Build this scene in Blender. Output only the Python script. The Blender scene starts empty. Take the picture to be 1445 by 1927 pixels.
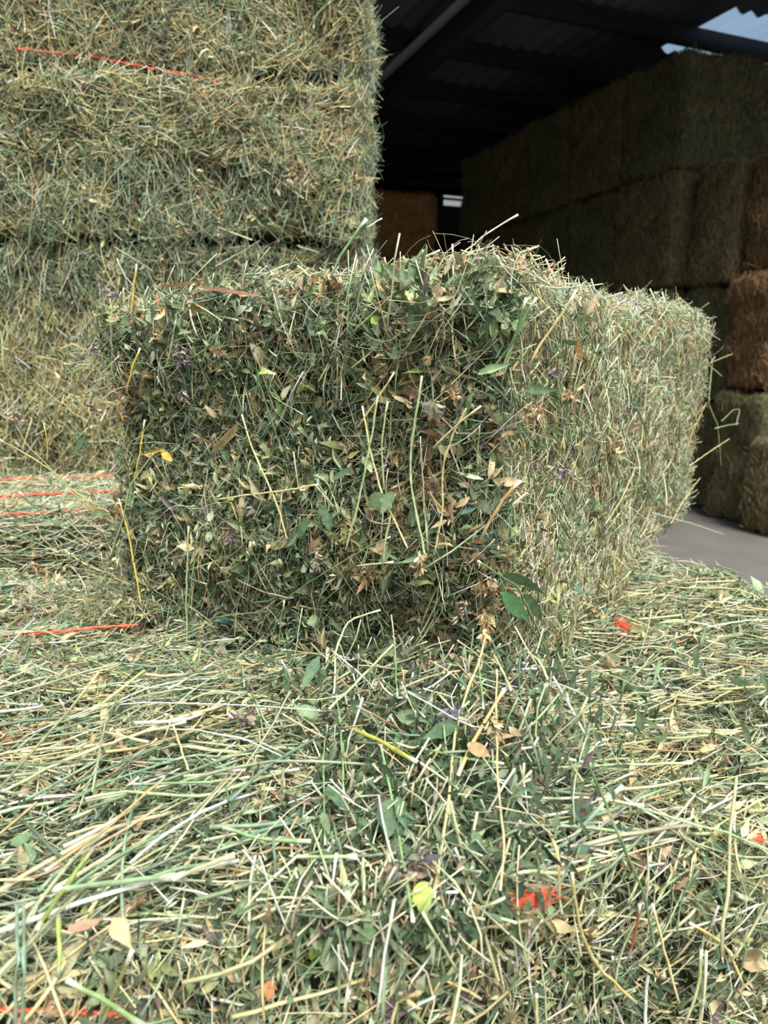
import bpy, math
import numpy as np
from mathutils import Vector, Matrix

C = bpy.context.scene.collection
sc = bpy.context.scene
rng = np.random.default_rng(7)

# ------------------------------------------------------------------ camera
FPX, CXP, CYP = 1400.0, 722.5, 963.5
CAM_Z = 1.60
PITCH = math.atan((963.5 - 680.0) / FPX)
cam_d = bpy.data.cameras.new('camera')
cam = bpy.data.objects.new('camera', cam_d)
C.objects.link(cam)
cam.location = (0, 0, CAM_Z)
cam.rotation_euler = (math.radians(90) - PITCH, 0, 0)
cam_d.sensor_fit = 'VERTICAL'
cam_d.sensor_height = 36.0
cam_d.lens = FPX / 1927.0 * 36.0
cam_d.clip_start = 0.02
cam_d.clip_end = 200
cam_d.dof.use_dof = True
cam_d.dof.focus_distance = 1.0
cam_d.dof.aperture_fstop = 6.3
sc.camera = cam

# ------------------------------------------------------------------ light
w = bpy.data.worlds.new('sky')
sc.world = w
w.use_nodes = True
nt = w.node_tree
nt.nodes.clear()
tc = nt.nodes.new('ShaderNodeTexCoord')
sp = nt.nodes.new('ShaderNodeSeparateXYZ')
rp = nt.nodes.new('ShaderNodeValToRGB')
bg = nt.nodes.new('ShaderNodeBackground')
wo = nt.nodes.new('ShaderNodeOutputWorld')
nt.links.new(tc.outputs['Generated'], sp.inputs[0])
nt.links.new(sp.outputs['Z'], rp.inputs[0])
nt.links.new(rp.outputs[0], bg.inputs[0])
nt.links.new(bg.outputs[0], wo.inputs[0])
cr = rp.color_ramp
cr.elements[0].position = 0.0
cr.elements[0].color = (0.10, 0.10, 0.095, 1)      # low sky darkened all round to keep the barn interior dim
cr.elements[1].position = 1.0
cr.elements[1].color = (0.95, 1.0, 1.06, 1)
e = cr.elements.new(0.22); e.color = (0.20, 0.21, 0.22, 1)
e = cr.elements.new(0.45); e.color = (0.80, 0.86, 0.93, 1)
bg.inputs['Strength'].default_value = 1.25

sun_d = bpy.data.lights.new('sun', 'SUN')
sun_d.energy = 3.6
sun_d.angle = math.radians(24)
sun_d.color = (1.0, 0.975, 0.93)
sun = bpy.data.objects.new('sun', sun_d)
C.objects.link(sun)
sun.rotation_euler = Vector((0.30, -0.68, 1.05)).to_track_quat('Z', 'Y').to_euler()

sc.view_settings.view_transform = 'Standard'
sc.view_settings.look = 'None'
sc.view_settings.gamma = 1.0
sc.view_settings.use_curve_mapping = False
sc.view_settings.exposure = 0.64

# ------------------------------------------------------------------ helpers
def ray(px, py):
    a = (px - CXP) / FPX
    b = (CYP - py) / FPX
    cp, s = math.cos(PITCH), math.sin(PITCH)
    return np.array([a, cp + b * s, -s + b * cp])

CO = np.array([0, 0, CAM_Z])

def on_z(px, py, z):
    r = ray(px, py)
    return CO + r * ((z - CAM_Z) / r[2])

def on_y(px, py, y):
    r = ray(px, py)
    return CO + r * (y / r[1])

def on_plane(px, py, p, n):
    r = ray(px, py)
    return CO + r * (np.dot(p - CO, n) / np.dot(r, n))

def s2l(c):
    c = np.asarray(c, float) / 255.0
    return np.where(c <= 0.04045, c / 12.92, ((c + 0.055) / 1.055) ** 2.4)

def nrm(v):
    return v / np.maximum(np.linalg.norm(v, axis=-1, keepdims=True), 1e-9)

def rotz(deg):
    return Matrix.Rotation(math.radians(deg), 4, 'Z')

# ------------------------------------------------------------------ materials
def nodes(name):
    m = bpy.data.materials.new(name)
    m.use_nodes = True
    n = m.node_tree
    n.nodes.clear()
    out = n.nodes.new('ShaderNodeOutputMaterial')
    return m, n, out

def hay_material(name, rough=0.55, trans=0.22, spec=0.35):
    m, n, out = nodes(name)
    at = n.nodes.new('ShaderNodeAttribute'); at.attribute_name = 'Col'
    no = n.nodes.new('ShaderNodeTexNoise'); no.inputs['Scale'].default_value = 130
    no.inputs['Detail'].default_value = 2
    tcn = n.nodes.new('ShaderNodeTexCoord')
    n.links.new(tcn.outputs['Object'], no.inputs['Vector'])
    mp = n.nodes.new('ShaderNodeMapRange')
    mp.inputs[1].default_value = 0.3; mp.inputs[2].default_value = 0.7
    mp.inputs[3].default_value = 0.78; mp.inputs[4].default_value = 1.2
    n.links.new(no.outputs['Fac'], mp.inputs[0])
    mu = n.nodes.new('ShaderNodeVectorMath'); mu.operation = 'SCALE'
    n.links.new(at.outputs['Color'], mu.inputs[0]); n.links.new(mp.outputs[0], mu.inputs['Scale'])
    pb = n.nodes.new('ShaderNodeBsdfPrincipled')
    pb.inputs['Roughness'].default_value = rough
    pb.inputs['Specular IOR Level'].default_value = spec
    tr = n.nodes.new('ShaderNodeBsdfTranslucent')
    mx = n.nodes.new('ShaderNodeMixShader'); mx.inputs[0].default_value = trans
    n.links.new(mu.outputs[0], pb.inputs['Base Color']); n.links.new(mu.outputs[0], tr.inputs['Color'])
    n.links.new(pb.outputs[0], mx.inputs[1]); n.links.new(tr.outputs[0], mx.inputs[2])
    n.links.new(mx.outputs[0], out.inputs[0])
    return m

M_STEM = hay_material('dry_stalk', 0.45, 0.10, 0.5)
M_LEAF = hay_material('dry_leaf', 0.6, 0.25, 0.3)

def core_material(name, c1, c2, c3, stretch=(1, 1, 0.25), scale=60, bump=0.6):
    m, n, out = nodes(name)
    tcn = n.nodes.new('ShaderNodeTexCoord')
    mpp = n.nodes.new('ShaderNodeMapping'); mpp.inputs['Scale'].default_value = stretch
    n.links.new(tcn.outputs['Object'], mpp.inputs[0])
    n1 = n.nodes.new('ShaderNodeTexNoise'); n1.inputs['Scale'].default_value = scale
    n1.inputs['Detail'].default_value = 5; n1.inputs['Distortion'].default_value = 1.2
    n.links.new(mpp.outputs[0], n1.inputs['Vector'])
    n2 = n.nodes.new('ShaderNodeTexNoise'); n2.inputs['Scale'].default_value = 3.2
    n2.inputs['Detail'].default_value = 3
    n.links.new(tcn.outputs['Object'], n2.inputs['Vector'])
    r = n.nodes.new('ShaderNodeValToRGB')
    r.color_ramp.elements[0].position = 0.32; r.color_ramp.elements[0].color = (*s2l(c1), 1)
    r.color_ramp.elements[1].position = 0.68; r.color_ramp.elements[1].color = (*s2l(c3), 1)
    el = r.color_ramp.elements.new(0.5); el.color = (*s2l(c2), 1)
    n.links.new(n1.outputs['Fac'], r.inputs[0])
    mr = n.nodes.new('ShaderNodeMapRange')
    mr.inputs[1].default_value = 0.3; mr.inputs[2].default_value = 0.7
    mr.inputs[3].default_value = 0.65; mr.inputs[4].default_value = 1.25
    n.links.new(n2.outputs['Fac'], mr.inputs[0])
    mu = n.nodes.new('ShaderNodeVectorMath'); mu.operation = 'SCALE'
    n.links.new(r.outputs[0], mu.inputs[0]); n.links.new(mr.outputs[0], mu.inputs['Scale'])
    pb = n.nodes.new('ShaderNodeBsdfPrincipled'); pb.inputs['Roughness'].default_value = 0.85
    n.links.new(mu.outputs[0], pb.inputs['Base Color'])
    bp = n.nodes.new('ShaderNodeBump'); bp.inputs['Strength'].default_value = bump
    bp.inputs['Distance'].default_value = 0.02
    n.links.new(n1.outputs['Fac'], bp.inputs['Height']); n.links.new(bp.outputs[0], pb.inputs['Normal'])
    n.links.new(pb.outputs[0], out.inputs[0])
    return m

M_CORE = core_material('packed_hay', (38, 40, 26), (66, 72, 48), (104, 104, 70))  # core coloured dark so the gaps between stems look shaded
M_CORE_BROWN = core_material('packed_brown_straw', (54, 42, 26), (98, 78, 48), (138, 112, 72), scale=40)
M_CORE_BROWN_LIT = core_material('packed_brown_straw_lit', (96, 70, 38), (156, 118, 66), (196, 156, 96), scale=40)  # brown straw with the light on the far pile put into its colour
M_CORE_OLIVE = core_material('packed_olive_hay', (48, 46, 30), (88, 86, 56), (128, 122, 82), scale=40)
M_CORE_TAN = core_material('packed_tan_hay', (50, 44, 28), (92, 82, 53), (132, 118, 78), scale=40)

def simple(name, rgb, rough=0.6, metal=0.0, nscale=20, amp=0.15):
    m, n, out = nodes(name)
    pb = n.nodes.new('ShaderNodeBsdfPrincipled')
    pb.inputs['Roughness'].default_value = rough; pb.inputs['Metallic'].default_value = metal
    tcn = n.nodes.new('ShaderNodeTexCoord')
    no = n.nodes.new('ShaderNodeTexNoise'); no.inputs['Scale'].default_value = nscale
    no.inputs['Detail'].default_value = 6
    n.links.new(tcn.outputs['Object'], no.inputs['Vector'])
    mr = n.nodes.new('ShaderNodeMapRange')
    mr.inputs[1].default_value = 0.25; mr.inputs[2].default_value = 0.75
    mr.inputs[3].default_value = 1 - amp; mr.inputs[4].default_value = 1 + amp
    n.links.new(no.outputs['Fac'], mr.inputs[0])
    mu = n.nodes.new('ShaderNodeVectorMath'); mu.operation = 'SCALE'
    mu.inputs[0].default_value = tuple(s2l(rgb))
    n.links.new(mr.outputs[0], mu.inputs['Scale'])
    n.links.new(mu.outputs[0], pb.inputs['Base Color'])
    n.links.new(pb.outputs[0], out.inputs[0])
    return m

M_TWINE = simple('orange_twine', (226, 92, 60), 0.5, 0, 300, 0.25)
M_CONC = simple('grey_concrete', (98, 95, 90), 0.8, 0, 2.5, 0.18)
M_ROOF = simple('weathered_steel_sheet', (104, 112, 122), 0.5, 0.3, 1.5, 0.3)
M_BEAM = simple('dark_steel_beam', (25, 26, 28), 0.8, 0.0, 3, 0.2)
M_WALL = simple('dark_sheet_wall', (40, 42, 46), 0.7, 0.1, 2, 0.2)

m, n, out = nodes('translucent_roof_sheet')
tr = n.nodes.new('ShaderNodeBsdfTranslucent'); tr.inputs[0].default_value = (0.42, 0.50, 0.58, 1)
df = n.nodes.new('ShaderNodeBsdfDiffuse'); df.inputs[0].default_value = (0.35, 0.42, 0.5, 1)
mx = n.nodes.new('ShaderNodeMixShader'); mx.inputs[0].default_value = 0.25
n.links.new(tr.outputs[0], mx.inputs[1]); n.links.new(df.outputs[0], mx.inputs[2])
n.links.new(mx.outputs[0], out.inputs[0])
M_SKYL = m

# ------------------------------------------------------------------ mesh output
def make_mesh(name, V, F, col=None, mat=None, smooth=False):
    """V (n,3), F (m,4) quads"""
    me = bpy.data.meshes.new(name)
    V = np.ascontiguousarray(V, np.float32); F = np.ascontiguousarray(F, np.int32)
    me.vertices.add(len(V)); me.vertices.foreach_set('co', V.ravel())
    me.loops.add(F.size); me.loops.foreach_set('vertex_index', F.ravel())
    me.polygons.add(len(F))
    me.polygons.foreach_set('loop_start', np.arange(0, F.size, 4, dtype=np.int32))
    me.polygons.foreach_set('loop_total', np.full(len(F), 4, np.int32))
    if smooth:
        me.polygons.foreach_set('use_smooth', np.ones(len(F), bool))
    me.update(calc_edges=True)
    if col is not None:
        ca = me.color_attributes.new('Col', 'FLOAT_COLOR', 'POINT')
        cc = np.ones((len(V), 4), np.float32); cc[:, :3] = col
        ca.data.foreach_set('color', cc.ravel())
    if mat: me.materials.append(mat)
    return me

def obj(name, me, parent=None, loc=None, rot=None):
    o = bpy.data.objects.new(name, me)
    C.objects.link(o)
    if parent: o.parent = parent
    if loc is not None: o.location = loc
    if rot is not None: o.rotation_euler = rot
    return o

def tag(o, label, cat, group=None, kind=None):
    if label: o['label'] = label
    if cat: o['category'] = cat
    if group: o['group'] = group
    if kind: o['kind'] = kind
    return o

def empty(name, loc, rz, label, cat, group=None):
    o = bpy.data.objects.new(name, None)
    C.objects.link(o)
    o.location = loc; o.rotation_euler = (0, 0, rz)
    return tag(o, label, cat, group)

class Geo:
    """collects batches of quads with one colour per vertex"""
    def __init__(self): self.V = []; self.F = []; self.K = []; self.n = 0
    def add(self, V, F, K):
        self.V.append(V); self.F.append(F + self.n); self.K.append(K); self.n += len(V)
    def mesh(self, name, mat, M=None, smooth=False):
        V = np.concatenate(self.V)
        if M is not None:
            Mi = np.array(M.inverted()); V = V @ Mi[:3, :3].T + Mi[:3, 3]
        return make_mesh(name, V, np.concatenate(self.F), np.concatenate(self.K), mat, smooth)

def perp(d):
    r = rng.normal(size=d.shape)
    r -= d * (r * d).sum(-1, keepdims=True)
    return nrm(r)

def tubes(g, P, R, col, sides=4, caps=True):
    """P (N,K,3) centre lines, R (N,K) radii, col (N,K,3)"""
    N, K, _ = P.shape
    T = np.gradient(P, axis=1); T = nrm(T)
    ref = perp(T[:, 0])
    A = ref[:, None, :] - T * (ref[:, None, :] * T).sum(-1, keepdims=True); A = nrm(A)
    B = np.cross(T, A)
    an = np.arange(sides) * 2 * math.pi / sides
    V = P[:, :, None, :] + R[:, :, None, None] * (A[:, :, None, :] * np.cos(an)[None, None, :, None] + B[:, :, None, :] * np.sin(an)[None, None, :, None])
    idx = np.arange(K * sides).reshape(K, sides)
    f = []
    for k in range(K - 1):
        for s in range(sides):
            f.append([idx[k, s], idx[k, (s + 1) % sides], idx[k + 1, (s + 1) % sides], idx[k + 1, s]])
    if caps and sides == 4:
        f.append([idx[0, 3], idx[0, 2], idx[0, 1], idx[0, 0]]); f.append(list(idx[K - 1]))
    if caps and sides == 6:
        for i, fl in ((0, 1), (K - 1, 0)):
            q = idx[i]
            for a in ([q[0], q[1], q[2], q[3]], [q[3], q[4], q[5], q[0]]):
                f.append(a[::-1] if fl else a)
    f = np.array(f)
    F = (f[None] + (np.arange(N) * K * sides)[:, None, None]).reshape(-1, 4)
    rib = np.exp(rng.normal(size=(N, 1, sides, 1)) * 0.13)
    g.add(V.reshape(-1, 3), F, np.clip(np.repeat(col[:, :, None, :], sides, axis=2) * rib, 0, 0.95).reshape(-1, 3))

def stems(g, p, d, L, r, col, bend=0.06, K=5, sides=4, kink=0.25, tip=None):
    """straight or slightly kinked stalks centred at p"""
    N = len(p)
    t = np.linspace(0, 1, K)
    u = perp(d); v = np.cross(d, u)
    b = rng.normal(size=(N, 1)) * bend
    off = b * (4 * t * (1 - t))[None]
    kk = (rng.random((N, 1)) < kink) * rng.normal(size=(N, 1)) * 0.5
    tk = rng.uniform(0.25, 0.75, (N, 1))
    off2 = kk * np.maximum(t[None] - tk, 0)
    wob = rng.normal(size=(N, K)) * 0.008
    P = p[:, None] + L[:, None, None] * ((t - 0.5)[None, :, None] * d[:, None] + off[..., None] * u[:, None] + (off2 + wob)[..., None] * v[:, None])
    tap = 1 - 0.3 * t * rng.random((N, 1))
    R = r[:, None] * tap
    shade = 1 + 0.12 * rng.normal(size=(N, K, 1))
    c = col[:, None] * shade
    if tip is not None:
        c[:, -1] = c[:, -1] * 0.5 + 0.5 * tip
    tubes(g, P, R, np.clip(c, 0.004, 0.68), sides)

def leaves(g, p, d, nn, L, W, col, curl=1.2, fold=0.5, K=5, pw=0.75, twist=0.5):
    """folded, curled leaflets starting at p, running along d, upper side nn"""
    N = len(p)
    nn = nrm(nn - d * (nn * d).sum(-1, keepdims=True)); s = np.cross(d, nn)
    t = np.linspace(0, 1, K)
    c = rng.normal(size=(N, 1)) * curl + 1e-3
    a = np.sin(c * t) / c; h = (1 - np.cos(c * t)) / c
    wp = np.sin(math.pi * np.clip(t, 0.02, 0.985) ** pw)
    fo = np.abs(rng.normal(size=(N, 1))) * fold
    tw = rng.normal(size=(N, 1)) * twist * t
    mid = p[:, None] + L[:, None, None] * (a[..., None] * d[:, None] + h[..., None] * nn[:, None])
    sv = s[:, None] * np.cos(tw)[..., None] + nn[:, None] * np.sin(tw)[..., None]
    nv = nn[:, None] * np.cos(tw)[..., None] - s[:, None] * np.sin(tw)[..., None]
    ww = W[:, None] * wp[None] * (1 + 0.12 * rng.normal(size=(N, K)))
    cf, sf = np.cos(fo)[..., None], np.sin(fo)[..., None]
    Lf = mid + ww[..., None] * (sv * cf + nv * sf)
    Rt = mid + ww[..., None] * (-sv * cf + nv * sf)
    V = np.stack([Lf, mid, Rt], axis=2)
    idx = np.arange(K * 3).reshape(K, 3)
    f = []
    for k in range(K - 1):
        for j in range(2):
            f.append([idx[k, j], idx[k, j + 1], idx[k + 1, j + 1], idx[k + 1, j]])
    f = np.array(f)
    F = (f[None] + (np.arange(N) * K * 3)[:, None, None]).reshape(-1, 4)
    cc = col[:, None, None] * (1 + 0.1 * rng.normal(size=(N, K, 1, 1))) * np.array([1, 1.12, 1])[None, None, :, None]
    g.add(V.reshape(-1, 3), F, np.clip(cc, 0.004, 0.95).reshape(-1, 3))

# palettes (weight, sRGB)
PAL_STEM = [(26, (192, 188, 146)), (24, (162, 172, 132)), (18, (130, 150, 116)), (12, (208, 196, 156)),
            (3, (196, 168, 116)), (7, (98, 120, 94)), (8, (216, 214, 192)), (1, (150, 122, 92))]
PAL_STEM_GREEN = [(26, (162, 174, 138)), (26, (132, 154, 122)), (18, (182, 186, 148)), (11, (100, 126, 102)),
                  (9, (202, 192, 150)), (7, (216, 216, 194)), (2, (168, 140, 106))]
PAL_STEM_GOLD = [(28, (208, 190, 136)), (18, (200, 176, 120)), (22, (168, 172, 122)), (10, (118, 136, 98)),
                 (2, (190, 144, 96)), (12, (222, 214, 184))]
PAL_LEAF = [(28, (110, 124, 90)), (22, (126, 142, 110)), (14, (84, 102, 76)), (14, (150, 158, 128)),
            (5, (82, 110, 90)), (7, (172, 156, 122)), (4, (152, 160, 104)), (2, (140, 114, 88))]
PAL_LEAF_DRY = [(20, (130, 140, 104)), (20, (158, 156, 120)), (14, (102, 118, 88)), (18, (188, 168, 126)),
                (13, (200, 184, 142)), (4, (156, 126, 94)), (8, (118, 106, 102))]
PAL_TAN = [(5, (196, 172, 130)), (4, (174, 152, 112)), (3, (212, 192, 150)), (1, (142, 112, 82)), (2, (150, 140, 98))]
PAL_SHADE = [(5, (84, 104, 74)), (4, (102, 120, 86)), (3, (70, 88, 66)), (2, (126, 136, 104)), (1, (150, 136, 104)), (1, (104, 92, 86))]  # darker greens that paint shaded pockets into the hanging leaves
PAL_FLOWER = [(3, (126, 114, 126)), (3, (154, 140, 136)), (2, (108, 102, 116)), (3, (184, 166, 132)), (2, (124, 132, 102))]

_pk = np.random.default_rng(5).normal(size=(8, 3)) * np.array([11, 11, 14, 14, 22, 22, 45, 45])[:, None]
_pp = np.random.default_rng(6).uniform(0, 6.28, 8)
def patch(p, off=0.0):
    """slow patchiness of the hay itself: handfuls of one sort of plant lie together"""
    return np.sin((p + off) @ _pk.T + _pp).sum(-1) / 2.0

def pick2(pa, pb_, p, bias=0.9, off=0.0):
    a, b = pick(pa, len(p)), pick(pb_, len(p))
    m = patch(p, off) + rng.normal(size=len(p)) * 0.5 > bias
    return np.where(m[:, None], b, a)

def pick(pal, N, var=0.16):
    gain = 1.22 if pal and pal[0][1] in ((110, 124, 90), (130, 140, 104)) else 1.0
    ws = np.array([a for a, _ in pal], float); ws /= ws.sum()
    cs = np.array([s2l(c) for _, c in pal])
    c = cs[rng.choice(len(pal), N, p=ws)]
    c = c * gain
    return np.clip(c * np.exp(rng.normal(size=(N, 1)) * var * 1.5) * (1 + rng.normal(size=(N, 3)) * 0.04), 0.004, 0.9)

# ------------------------------------------------------------------ bale surface
class Box:
    """rounded lumpy block, local frame, base centre at origin"""
    def __init__(self, sx, sy, sz, R, amp, seed, taper=None):
        self.h = np.array([sx, sy, sz]) / 2; self.R = R; self.amp = amp
        r = np.random.default_rng(seed)
        self.k = r.normal(size=(7, 3)) * np.array([9, 9, 9, 16, 16, 28, 30])[:, None]
        self.ph = r.uniform(0, 6.28, 7)
        self.a = np.array([1, 1, 1, .6, .6, .35, .35]) * amp
        self.taper = taper
    def map(self, q, inset):
        """q on the box surface centred at 0 -> position and normal"""
        ih = self.h - self.R
        cl = np.clip(q, -ih, ih)
        n = nrm(q - cl)
        p = cl + n * self.R
        ds = (np.sin(p @ self.k.T + self.ph) * self.a).sum(-1)
        if np.ndim(inset) == 0: inset = np.full(len(q), inset)
        p = p + n * (ds - inset)[:, None]
        p[:, 2] += self.h[2]
        if self.taper: p = self.taper(p, self.h)
        return p, n
    def sample(self, N, face, lo=(-1, -1), hi=(1, 1)):
        ax = {'-y': 1, '+y': 1, '+x': 0, '-x': 0, '+z': 2}[face]
        sg = -1 if face[0] == '-' else 1
        o = [i for i in range(3) if i != ax]
        q = np.zeros((N, 3)); q[:, ax] = sg * self.h[ax]
        q[:, o[0]] = rng.uniform(lo[0], hi[0], N) * self.h[o[0]]
        q[:, o[1]] = rng.uniform(lo[1], hi[1], N) * self.h[o[1]]
        return q
    def core(self, name, mat, inset, res=0.03):
        g_V = []; g_F = []; n0 = 0
        for ax in range(3):
            o = [i for i in range(3) if i != ax]
            for sg in (-1, 1):
                a = max(2, int(2 * self.h[o[0]] / res)); b = max(2, int(2 * self.h[o[1]] / res))
                X, Y = np.meshgrid(np.linspace(-1, 1, a + 1), np.linspace(-1, 1, b + 1), indexing='ij')
                q = np.zeros(((a + 1) * (b + 1), 3)); q[:, ax] = sg * self.h[ax]
                q[:, o[0]] = X.ravel() * self.h[o[0]]; q[:, o[1]] = Y.ravel() * self.h[o[1]]
                p, _ = self.map(q, inset)
                p[:, 2] = np.maximum(p[:, 2], 0)
                i = np.arange((a + 1) * (b + 1)).reshape(a + 1, b + 1)
                f = np.stack([i[:-1, :-1], i[1:, :-1], i[1:, 1:], i[:-1, 1:]], -1).reshape(-1, 4)
                flip = (sg > 0) == (ax == 1)
                if flip: f = f[:, ::-1]
                g_V.append(p); g_F.append(f + n0); n0 += len(p)
        return make_mesh(name, np.concatenate(g_V), np.concatenate(g_F), None, mat, True)

def tangent(n, pref, spread, out=0.15, p=None, swirl=0.0):
    """directions near pref lying mostly in the surface, turning slowly from handful to handful"""
    N = len(n)
    d = pref + rng.normal(size=(N, 3)) * spread
    d -= n * (d * n).sum(-1, keepdims=True)
    if swirl and p is not None:
        a = (patch(p, 2.1) * swirl)[:, None]
        d = nrm(d); d = d * np.cos(a) + np.cross(n, d) * np.sin(a)
    d = nrm(d) + n * rng.normal(size=(N, 1)) * out
    return nrm(d)

def dress(box, G_st, G_lf, face, NS, NL, pref, spread, Ls=(0.03, 0.12), rs=(0.0007, 0.0017), Ll=(0.01, 0.026),
          pal_s=PAL_STEM, pal_l=PAL_LEAF, depth=0.02, out=0.15, lo=(-1, -1), hi=(1, 1), sides=4, K=5, lw=0.3, lK=5, top=0.004, tend=0.25, alt_s=None, alt_l=None, swirl=0.0):
    alt_s = alt_s or PAL_STEM_GOLD; alt_l = alt_l or PAL_TAN
    pref = np.array(pref, float)
    if NS:
        q = box.sample(NS, face, lo, hi)
        p, n = box.map(q, rng.uniform(-top, depth, NS) )
        d = tangent(n, pref, spread, out, p, swirl)
        L = rng.uniform(*Ls, NS) * np.exp(np.clip(rng.normal(size=NS), -2, 1.1) * 0.3)
        r = rs[0] + (rs[1] - rs[0]) * rng.random(NS) ** 1.6 * 1.25
        stems(G_st, p, d, L, r, pick2(pal_s, alt_s, p), K=K, sides=sides, tip=s2l((225, 222, 200)) if sides == 4 else None)
        NT = int(NS * tend)
        if NT:
            q = box.sample(NT, face, lo, hi)
            p, n = box.map(q, rng.uniform(-top * 2, depth * 0.6, NT))
            d = tangent(n, pref, spread * 1.5, out * 2)
            stems(G_st, p, d, rng.uniform(Ls[0], Ls[1], NT) * 0.8, np.full(NT, rs[0] * 0.55), pick(pal_s, NT), bend=0.25, K=K + 1, sides=3, kink=0.6)
    if NL:
        NC = NL // 3; NL = NC * 3
        q = box.sample(NC, face, lo, hi)
        p, n = box.map(q, rng.uniform(-top, depth, NC))
        d = tangent(n, pref * 0.8, max(spread * 0.8, 0.6), 0.45, p, swirl * 1.3)
        nn = nrm(n + rng.normal(size=(NC, 3)) * 0.6)
        sd = np.cross(d, nn)
        # three leaflets to a sprig, some of them loose
        ang = np.stack([np.zeros(NC), rng.uniform(0.3, 1.0, NC), -rng.uniform(0.3, 1.0, NC)], 1)[..., None]
        d = (d[:, None] * np.cos(ang) + sd[:, None] * np.sin(ang)).reshape(-1, 3)
        nn = nrm(np.repeat(nn, 3, 0) + rng.normal(size=(NL, 3)) * 0.35)
        p = np.repeat(p, 3, 0) + d * 0.003 + rng.normal(size=(NL, 3)) * 0.002
        L = rng.uniform(*Ll, NL) * np.repeat(np.exp(rng.normal(size=NC) * 0.28), 3) * 1.05
        W = L * rng.uniform(0.4, 1.1, NL) * lw * 0.5
        kc_ = pick2(pal_l, alt_l, p[::3], 1.2, 0.37); kc_ = np.repeat(kc_, 3, 0) * np.exp(rng.normal(size=(NL, 1)) * 0.14)
        leaves(G_lf, p, d, nn, L, W, kc_, K=lK, fold=0.7, curl=1.6, twist=0.9)

def flowers(g, P, NN, size=0.013, petals=26, pal=PAL_FLOWER):
    """drooping clusters of narrow florets"""
    N = len(P)
    ax = nrm(NN * 0.5 + rng.normal(size=(N, 3)) * 0.7)
    base = np.repeat(P, petals, 0)
    A = np.repeat(ax, petals, 0)
    t = rng.uniform(-1, 1, (N * petals, 1))
    rd = perp(A)
    p = base + A * t * size * 0.8 + rd * size * 0.12
    d = nrm(rd + A * 0.7)
    L = rng.uniform(0.5, 1.0, N * petals) * size * 0.85
    leaves(g, p, d, nrm(A + rng.normal(size=p.shape) * 0.3), L, L * 0.2, pick(pal, N * petals, 0.2), K=4)

def twine_mesh(pts, r=0.0026, M=None, name='twine'):
    P = np.array(pts, float)
    g = Geo()
    s = np.linspace(0, len(P) - 1, len(P) * 6)
    Q = np.stack([np.interp(s, np.arange(len(P)), P[:, i]) for i in range(3)], 1)
    # two twisted strands
    T = nrm(np.gradient(Q, axis=0)); A = nrm(np.cross(T, np.array([0.01, 0.02, 1.0]))); B = np.cross(T, A)
    ph = np.arange(len(Q)) * 0.9
    for k in (0, math.pi):
        q = Q + r * 0.45 * (A * np.cos(ph + k)[:, None] + B * np.sin(ph + k)[:, None])
        tubes(g, q[None], np.full((1, len(q)), r * 0.75), np.tile(s2l((236, 84, 48)), (1, len(q), 1)), 6)
    return g.mesh(name, M_TWINE, M, True)

def box_mesh(name, mn, mx, mat):
    x0, y0, z0 = mn; x1, y1, z1 = mx
    V = np.array([[x0, y0, z0], [x1, y0, z0], [x1, y1, z0], [x0, y1, z0], [x0, y0, z1], [x1, y0, z1], [x1, y1, z1], [x0, y1, z1]])
    F = np.array([[3, 2, 1, 0], [4, 5, 6, 7], [0, 1, 5, 4], [1, 2, 6, 5], [2, 3, 7, 6], [3, 0, 4, 7]])
    return make_mesh(name, V, F, None, mat)

# ------------------------------------------------------------------ layout
Z_BASE = 1.14
YAW_B = 15.0      # bales in the foreground and the tall stack on the left
YAW_BARN = 22.0
YAW_K = -31.0     # the cut block: its right side runs away to the right
RB = rotz(YAW_B)
ub = np.array([math.cos(math.radians(YAW_B)), math.sin(math.radians(YAW_B)), 0])
vb = np.array([-ub[1], ub[0], 0])

# ------------------------------------------------------------------ structure: floor and barn
def struct(name, me, M=None):
    o = obj(name, me)
    o['kind'] = 'structure'
    if M is not None: o.matrix_world = M
    return o

struct('floor', box_mesh('floor', (-16, -12, -0.2), (22, 30, 0.0), M_CONC))

RN = rotz(YAW_BARN)
un = np.array([math.cos(math.radians(YAW_BARN)), math.sin(math.radians(YAW_BARN)), 0])
vn = np.array([-un[1], un[0], 0])

def uv(p):
    return float(np.dot(p, un)), float(np.dot(p, vn))

ROOF_Z = 5.7
U_L, U_R, V_F, V_B = -9.0, 12.5, 3.6, 16.8

def corrugated(name, u0, u1, v0, v1, z, mat, pitch=0.25, amp=0.035):
    nu = int((u1 - u0) / 0.06)
    us = np.linspace(u0, u1, nu + 1)
    zz = z + amp * np.sign(np.sin(us / pitch * 2 * math.pi)) * np.minimum(1, np.abs(np.sin(us / pitch * 2 * math.pi)) * 2)
    V = []
    for v in (v0, v1):
        V.append(np.stack([us, np.full_like(us, v), zz], 1))
    V = np.concatenate(V); i = np.arange(nu)
    F = np.stack([i, i + 1, i + 1 + nu + 1, i + nu + 1], 1)
    V2 = V + np.array([0, 0, 0.012])
    F2 = F[:, ::-1] + len(V)
    return make_mesh(name, np.concatenate([V, V2]), np.concatenate([F, F2]), None, mat)

cu, cv = uv(on_y(1395, 62, 9.0))
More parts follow.
